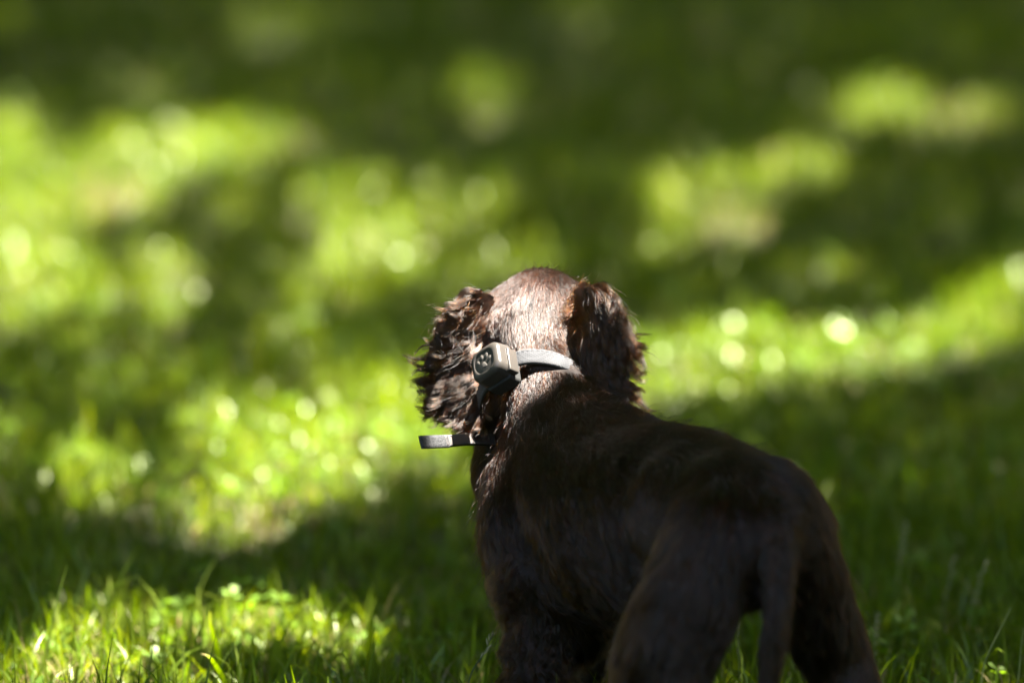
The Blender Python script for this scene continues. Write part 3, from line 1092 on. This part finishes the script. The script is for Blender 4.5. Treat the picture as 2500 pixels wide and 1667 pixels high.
def rbox(hx, hy, hz, rxy, rz, c=(0, 0, 0), n=8, taper=0.0, hole=0.0):
    """rounded box; +z side rounded with radius rz, outline corner radius rxy"""
    rings = []
    prof = [(-hz, 0)] + [(hz - rz + rz * math.sin(a), rz * (1 - math.cos(a))) for a in np.linspace(0, math.pi / 2, 8)]
    co, f = [], []
    for z, ins in prof:
        tp = taper * (hz - z) / (2 * hz)
        for qx, qy, a0 in ((1, 1, 0), (-1, 1, 90), (-1, -1, 180), (1, -1, 270)):
            for k in range(n + 1):
                a = math.radians(a0 + 90 * k / n)
                r = max(rxy - ins * 0.6, rxy * 0.4)
                X, Y_ = hx - ins + tp, hy - ins + tp
                co.append((c[0] + qx * (X - r) + r * math.cos(a), c[1] + qy * (Y_ - r) + r * math.sin(a), c[2] + z))
    m = 4 * (n + 1)
    for i in range(len(prof) - 1):
        for j in range(m):
            k = (j + 1) % m
            f.append([i * m + j, i * m + k, (i + 1) * m + k, (i + 1) * m + j])
    f.append(list(range(m))[::-1])
    top = [(len(prof) - 1) * m + j for j in range(m)]
    if hole:
        # dished seat for the disc: ring, wall, floor
        base = len(co)
        ang = [(j + 0.5) / m * 2 * math.pi for j in range(m)]
        for zz, rr in ((hz, hole + .0006), (hz - .0004, hole + .0001), (hz - .0012, hole)):
            for a in ang:
                co.append((c[0] + math.cos(a) * rr, c[1] + math.sin(a) * rr, c[2] + zz))
        for j in range(m):
            k = (j + 1) % m
            f.append([top[j], top[k], base + k, base + j])
            f.append([base + j, base + k, base + m + k, base + m + j])
            f.append([base + m + j, base + m + k, base + 2 * m + k, base + 2 * m + j])
        f.append([base + 2 * m + j for j in range(m)])
    else:
        f.append(top)
    return np.array(co), f


def tr_obj(name, cf, m, parent=tracker, smooth=True, **kw):
    co, f = cf
    o = link(name, py_mesh(name, frame_pts(co), f, m, smooth), parent, **kw)
    if smooth:
        o.data.set_sharp_from_angle(angle=math.radians(40))
    return o


HZ = 0.0092
tr_obj("housing", rbox(0.0178, 0.0160, HZ, 0.0088, 0.0052, n=10, taper=0.0012, hole=0.0122), M_CASE)
disc_n = 48
dco = [(math.cos(a) * r, math.sin(a) * r, HZ - 0.0012 + z) for r, z in ((0.0120, 0.0), (0.0118, .0005), (0.0114, .0006)) for a in np.linspace(0, 2 * math.pi, disc_n, endpoint=False)]
df = []
for i in range(2):
    for j in range(disc_n):
        k = (j + 1) % disc_n
        df.append([i * disc_n + j, i * disc_n + k, (i + 1) * disc_n + k, (i + 1) * disc_n + j])
df.append([2 * disc_n + j for j in range(disc_n)])
disc = tr_obj("face_disc", (np.array(dco), df), M_DISC)


def relief(poly, z0, h, inset=0.00025):
    poly = np.asarray(poly, float)
    n = len(poly)
    c_ = poly.mean(0)
    co = []
    for z, ins in ((0, 0), (h * .7, 0), (h, inset)):
        q = c_ + (poly - c_) * (1 - ins / np.linalg.norm(poly - c_, axis=1, keepdims=True))
        co += [(a, b, z0 + z) for a, b in q]
    f = []
    for i in range(2):
        for j in range(n):
            k = (j + 1) % n
            f.append([i * n + j, i * n + k, (i + 1) * n + k, (i + 1) * n + j])
    f.append([2 * n + j for j in range(n)])
    return np.array(co), f


ZT = HZ - 0.0007
for (x, y, rx, ry, rot) in ((-.0073, -.0016, .0017, .0024, -.45), (-.0022, -.0052, .0018, .0027, -.1), (.0038, -.0046, .0018, .0027, .3), (.0072, -.0002, .0016, .0024, .75)):
    pl = []
    for a in np.linspace(0, 2 * math.pi, 22, endpoint=False):
        px, py = rx * math.cos(a), ry * math.sin(a)
        pl.append((x + px * math.cos(rot) - py * math.sin(rot), y + px * math.sin(rot) + py * math.cos(rot)))
    tr_obj("toe_mark", relief(pl, ZT, 0.0006), M_PAD, disc).matrix_parent_inverse = Matrix.Identity(4)
pad = [(0, -2.6), (1.3, -2.2), (2.2, -1.0), (3.3, .2), (4.3, 1.5), (4.2, 2.9), (3.0, 3.6), (1.6, 3.3), (0, 3.0), (-1.6, 3.3), (-3.0, 3.6), (-4.2, 2.9), (-4.3, 1.5), (-3.3, .2), (-2.2, -1.0), (-1.3, -2.2)]
ra = 0.15
pad = [(-.0008 + .001 * .95 * (x * math.cos(ra) - y * math.sin(ra)), .0028 + .001 * .95 * (x * math.sin(ra) + y * math.cos(ra))) for x, y in pad]
tr_obj("pad_mark", relief(pad, ZT, 0.0006), M_PAD, disc).matrix_parent_inverse = Matrix.Identity(4)
# clip rail that juts out at the right, and the black loop under the case
tr_obj("clip_rail", rbox(0.0030, 0.0125, 0.0058, 0.0018, 0.0012, c=(0.0172, 0.0030, -0.0088), n=4), M_CASE)
tr_obj("strap_loop", rbox(0.0150, 0.0140, 0.0075, 0.0040, 0.0015, c=(-0.0005, 0.0060, -0.0150), n=5), M_BLACK)

# ------------------------------------------------------------------ single stalks and blades in the foreground
stalk("seed_stalk", [(1128, 1462), (1112, 1500), (1085, 1540), (1070, 1600)], 5.32, "dark thin seed stalk leaning beside the puppy's curly front leg", "grass stalk", M_STALKD, seed=8)
stalk("seed_stalk", [(1690, 1410), (1696, 1480), (1698, 1560), (1700, 1620)], 5.42, "pale upright seed stalk in the gap between the puppy's hind leg and tail", "grass stalk", M_STALK, seed=9)
single_blade("grass_shoot", [(482, 1402), (484, 1440), (497, 1480), (508, 1540), (512, 1600)], 5.50, 0.0052, "bright lime blade standing tall out of the lit grass at lower left", M_GRASS)
single_blade("grass_shoot", [(462, 1500), (480, 1506), (497, 1530), (515, 1562), (530, 1610)], 5.40, 0.0052, "straw-tipped bent blade at the bottom edge, just under the tall lime blade", M_GRASS, tip_col=(0.4, 0.33, 0.16))
for (x, y, dx, Yk, lb) in ((2082, 1208, -22, 5.95, "blurred pale seed head right of the puppy's rump, highest of the seed heads"),
                           (2190, 1290, -28, 5.85, "blurred seed head in the shaded grass about midway to the right edge"),
                           (2262, 1300, -40, 5.8, "blurred straw seed head in the shaded grass near the right edge"),
                           (2012, 1420, -10, 5.6, "short pale seed head close beside the puppy's right hind leg")):
    stalk("seed_stalk", [(x, y), (x + dx * .5, y + 60), (x + dx, y + 150), (x + dx * 1.3, y + 250)], Yk, lb, "grass stalk", M_STALK, seed=12, r=0.0009)
for (x, y, x2, lb) in ((2322, 1395, 2262, "thin pale stem slanting up at the lower right edge"),
                       (2350, 1440, 2338, "short pale stem cut by the lower right edge")):
    stalk("grass_stalk", [(x, y), ((x + x2) / 2, y + 60), (x2, y + 125), (x2 - 12, y + 200)], 5.42, lb, "grass stem", M_STALK)

# ------------------------------------------------------------------ TREES whose crowns break up the sunlight
TREES = [(-5.2, 8.0, 9.5), (7.0, 14.5, 10.0), (9.0, 5.0, 9.0), (-6.5, 17.5, 10.0), (7.5, -7.0, 9.0)]
# leaves over the part of the lawn in view; a leaf is dropped where the photograph shows its sun patch
NL = 760000
gxl = rng.uniform(-3.6, 3.6, NL)
gyl = rng.uniform(3.6, 19.5, NL)
hl = np.where(gyl < 6.6, rng.uniform(2.4, 3.9, NL), rng.uniform(3.3, 6.0, NL))
# unseen finer leaves added low over the dog to sharpen its sun and shade
NB = 270000
near_b = (gxl > -.85) & (gxl < 1.05) & (gyl > 4.4) & (gyl < 6.5)
gxl, gyl, hl = gxl[~near_b], gyl[~near_b], hl[~near_b]
NA = len(gxl)
gxl = np.concatenate([gxl, rng.uniform(-.85, 1.05, NB)])
gyl = np.concatenate([gyl, rng.uniform(4.4, 6.5, NB)])
hl = np.concatenate([hl, rng.uniform(1.9, 2.7, NB)])
NL = NA + NB
Lp = np.stack([gxl, gyl, np.full(NL, .04)], 1) + SUN[None] * ((hl - .04) / SUN[2])[:, None]
vx, vy = to_view(np.stack([gxl, gyl, np.full(NL, .04)], 1))
inside = (vx > -350) & (vx < 2700) & (vy > -150) & (vy < 1900)
share = np.where(inside, sun_share(vx, vy), np.clip(0.15 + 0.5 * (lumps(gxl, gyl, 1.6, 77) > 0.8), 0, 1))
top_dark = np.clip((230 - vy) / 200, 0, 1) * inside


def near_line(pt, r):
    q = Lp - pt
    al = q @ SUN
    d = np.linalg.norm(q - al[:, None] * SUN[None], axis=1)
    return d < r


# shade over the body, sun on head and collar
for (a, b, y, r) in ((1250, 1130, 5.22, .11), (1400, 1100, 5.16, .11), (1550, 1110, 5.08, .11), (1700, 1150, 5.0, .11), (1830, 1230, 4.97, .11), (1600, 1350, 4.93, .10),
                     (1900, 1420, 5.0, .10), (1240, 1350, 5.2, .10), (1240, 1550, 5.2, .09), (1540, 1550, 4.93, .09), (1420, 1250, 5.14, .1), (1760, 1300, 4.9, .08), (1640, 1090, 4.98, .12), (1750, 1110, 4.95, .13), (1520, 1030, 5.08, .11), (1850, 1170, 4.96, .12), (1430, 1010, 5.16, .09)):
    mk = near_line(P(a, b, y), r)
    share[mk] = np.minimum(share[mk], 0.009)
for (a, b, y, r, s_) in ((1290, 950, 5.205, .045, .35), (1200, 1010, 5.22, .035, .15)):
    mk = near_line(P(a, b, y), r)
    share[mk] = s_
for (a, b, y, r) in ((1235, 690, 5.315, .062), (1290, 700, 5.31, .06), (1235, 780, 5.275, .047), (1260, 850, 5.24, .038), (1130, 835, 5.215, .045), (1100, 750, 5.305, .065),
                     (1370, 720, 5.30, .065), (1060, 840, 5.295, .06), (1390, 800, 5.275, .058), (1430, 890, 5.255, .045), (1050, 1010, 5.235, .055), (484, 1425, 5.5, .035), (474, 1515, 5.4, .025)):
    mk = near_line(P(a, b, y), r)
    share[mk] = np.maximum(share[mk], 0.997)
for (a, b, y, r, s_) in ((1450, 1020, 5.16, .04, .04), (1300, 1000, 5.20, .03, .4)):
    mk = near_line(P(a, b, y), r)
    share[mk] = np.minimum(share[mk], s_)
sizes = np.where(np.arange(NL) < NA, 0.021 + 0.021 * rng.random(NL), 0.011 + 0.008 * rng.random(NL))
LAI = NL * 0.0018 * 1.0 / (7.2 * 15.9) * 2.4
tau = -np.log(np.clip(share, 0.008, 1.0))
keep = rng.random(NL) < np.clip(tau / 5.0, 0, 1)
print("leaf keep", keep.mean())
Lp, sizes = Lp[keep], sizes[keep]
# the rest of the crowns, bigger leaf sprays all round
NO = 80000
tr = np.array(TREES)
ti = rng.integers(0, len(TREES), NO)
u = unit(rng.normal(size=(NO, 3)))
u[:, 2] *= 0.55
r_ = rng.random(NO) ** 0.4
Cp = np.stack([tr[ti, 0], tr[ti, 1], tr[ti, 2] - 1.2], 1) + u * r_[:, None] * np.array([6.2, 6.2, 4.6])[None]
gp = Cp - SUN[None] * (Cp[:, 2] / SUN[2])[:, None]
ok = ~((np.abs(gp[:, 0]) < 3.7) & (gp[:, 1] > 3.5) & (gp[:, 1] < 19.6)) & (Cp[:, 2] > 3.0)
Cp, ti = Cp[ok], ti[ok]
csz = 0.11 + 0.10 * rng.random(len(Cp))
allp = np.concatenate([Lp, Cp])
alls = np.concatenate([sizes, csz])
own = np.concatenate([np.argmin(((Lp[:, None, :2] - tr[None, :, :2]) ** 2).sum(2), 1), ti])


def leaf_mesh(name, p, s, m):
    n = len(p)
    a = unit(rng.normal(size=(n, 3)) * np.array([1, 1, .45]))
    b = unit(np.cross(a, unit(rng.normal(size=(n, 3)) * np.array([.5, .5, 1]))))
    V = np.stack([p - a * s[:, None], p - b * s[:, None] * .55, p + a * s[:, None], p + b * s[:, None] * .55], 1)
    tint = np.array([0.036, 0.075, 0.012]) * np.exp(rng.normal(0, .2, (n, 1)))
    cl = np.concatenate([np.repeat(tint[:, None], 4, 1), np.ones((n, 4, 1))], 2)
    return np_mesh(name, V.reshape(-1, 3), np.arange(n * 4), np.full(n, 4), m, False, cl.reshape(-1, 4))


# unseen leaf screen added round the lawn to block low sky light
NW = 60000
aw = rng.uniform(0, 2 * np.pi, NW)
rw = rng.uniform(26, 40, NW)
hw_ = 11.0 + 2.5 * np.sin(aw * 7) + 1.5 * np.sin(aw * 17 + 1)
Wp = np.stack([np.cos(aw) * rw, 6 + np.sin(aw) * rw, hw_ * rng.random(NW) ** 0.9], 1)
NR = 52000  # overhead leaf layer, added to deepen the shade
ar, rr2 = rng.uniform(0, 2 * np.pi, NR), np.sqrt(rng.uniform(16, 900, NR))
Rp = np.stack([np.cos(ar) * rr2, 8 + np.sin(ar) * rr2, rng.uniform(6.5, 11.5, NR)], 1)
gr = Rp - SUN[None] * (Rp[:, 2] / SUN[2])[:, None]
Rp = Rp[~((np.abs(gr[:, 0]) < 3.9) & (gr[:, 1] > 3.0) & (gr[:, 1] < 20))]
Rp = Rp[~((Rp[:, 0] > -16) & (Rp[:, 0] < 5) & (Rp[:, 1] < 0.5))]  # left open behind the camera so sky light reaches the flank
Wp = np.concatenate([Wp, Rp])
link("added_leaf_screen", leaf_mesh("added_leaf_screen", Wp, 0.22 + 0.25 * rng.random(len(Wp)), M_LEAF), kind="stuff")

TL = ["broad leafy tree left of the lawn, its crown shading the dog", "leafy tree behind on the right, casting the far dark shade",
      "leafy tree to the right of the dog, standing clear of the lawn", "leafy tree far off at the back left, beyond the bright patches", "leafy tree standing to the right behind the viewer, beyond the near grass"]
for k, (x, y, h) in enumerate(TREES):
    t_ = thing("broadleaf_tree", (x, y, 0), TL[k], "tree", "trees whose crowns shade the lawn")
    base = np.array([x, y, -0.05])
    pr = [tube(spline([base, base + [0.05, 0.1, 1.5], base + [-.08, 0.05, 3.4], base + [0.1, -.05, h - 1.5]], 14), np.linspace(.30, .07, 14), 12)]
    link("trunk", py_mesh("trunk", *join_parts(pr), M_BARK), t_)
    for j in range(9):
        a = j * 2.4 + k
        z = 2.8 + 0.5 * j * (h - 4) / 6
        L = random.uniform(2.6, 4.6)
        d = np.array([math.cos(a) * L, math.sin(a) * L, random.uniform(.8, 1.8)])
        s0 = base + [0, 0, z]
        # limbs stay off the sun lines of the photographed lawn, they only carry the outer crown
        co, f = tube(spline([s0, s0 + d * [.4, .4, .55], s0 + d], 8), np.linspace(.09, .018, 8), 7)
        tip = s0 + d
        g0 = tip - SUN * (tip[2] / SUN[2])
        if abs(g0[0]) < 2.4 and 4 < g0[1] < 17:
            continue
        link("limb", py_mesh("limb", co, f, M_BARK), t_)
    mk = own == k
    link("crown", leaf_mesh("crown", allp[mk], alls[mk], M_LEAF), t_, kind="stuff")  # also holds the unseen leaves added low over the dog
print("leaves", len(allp))
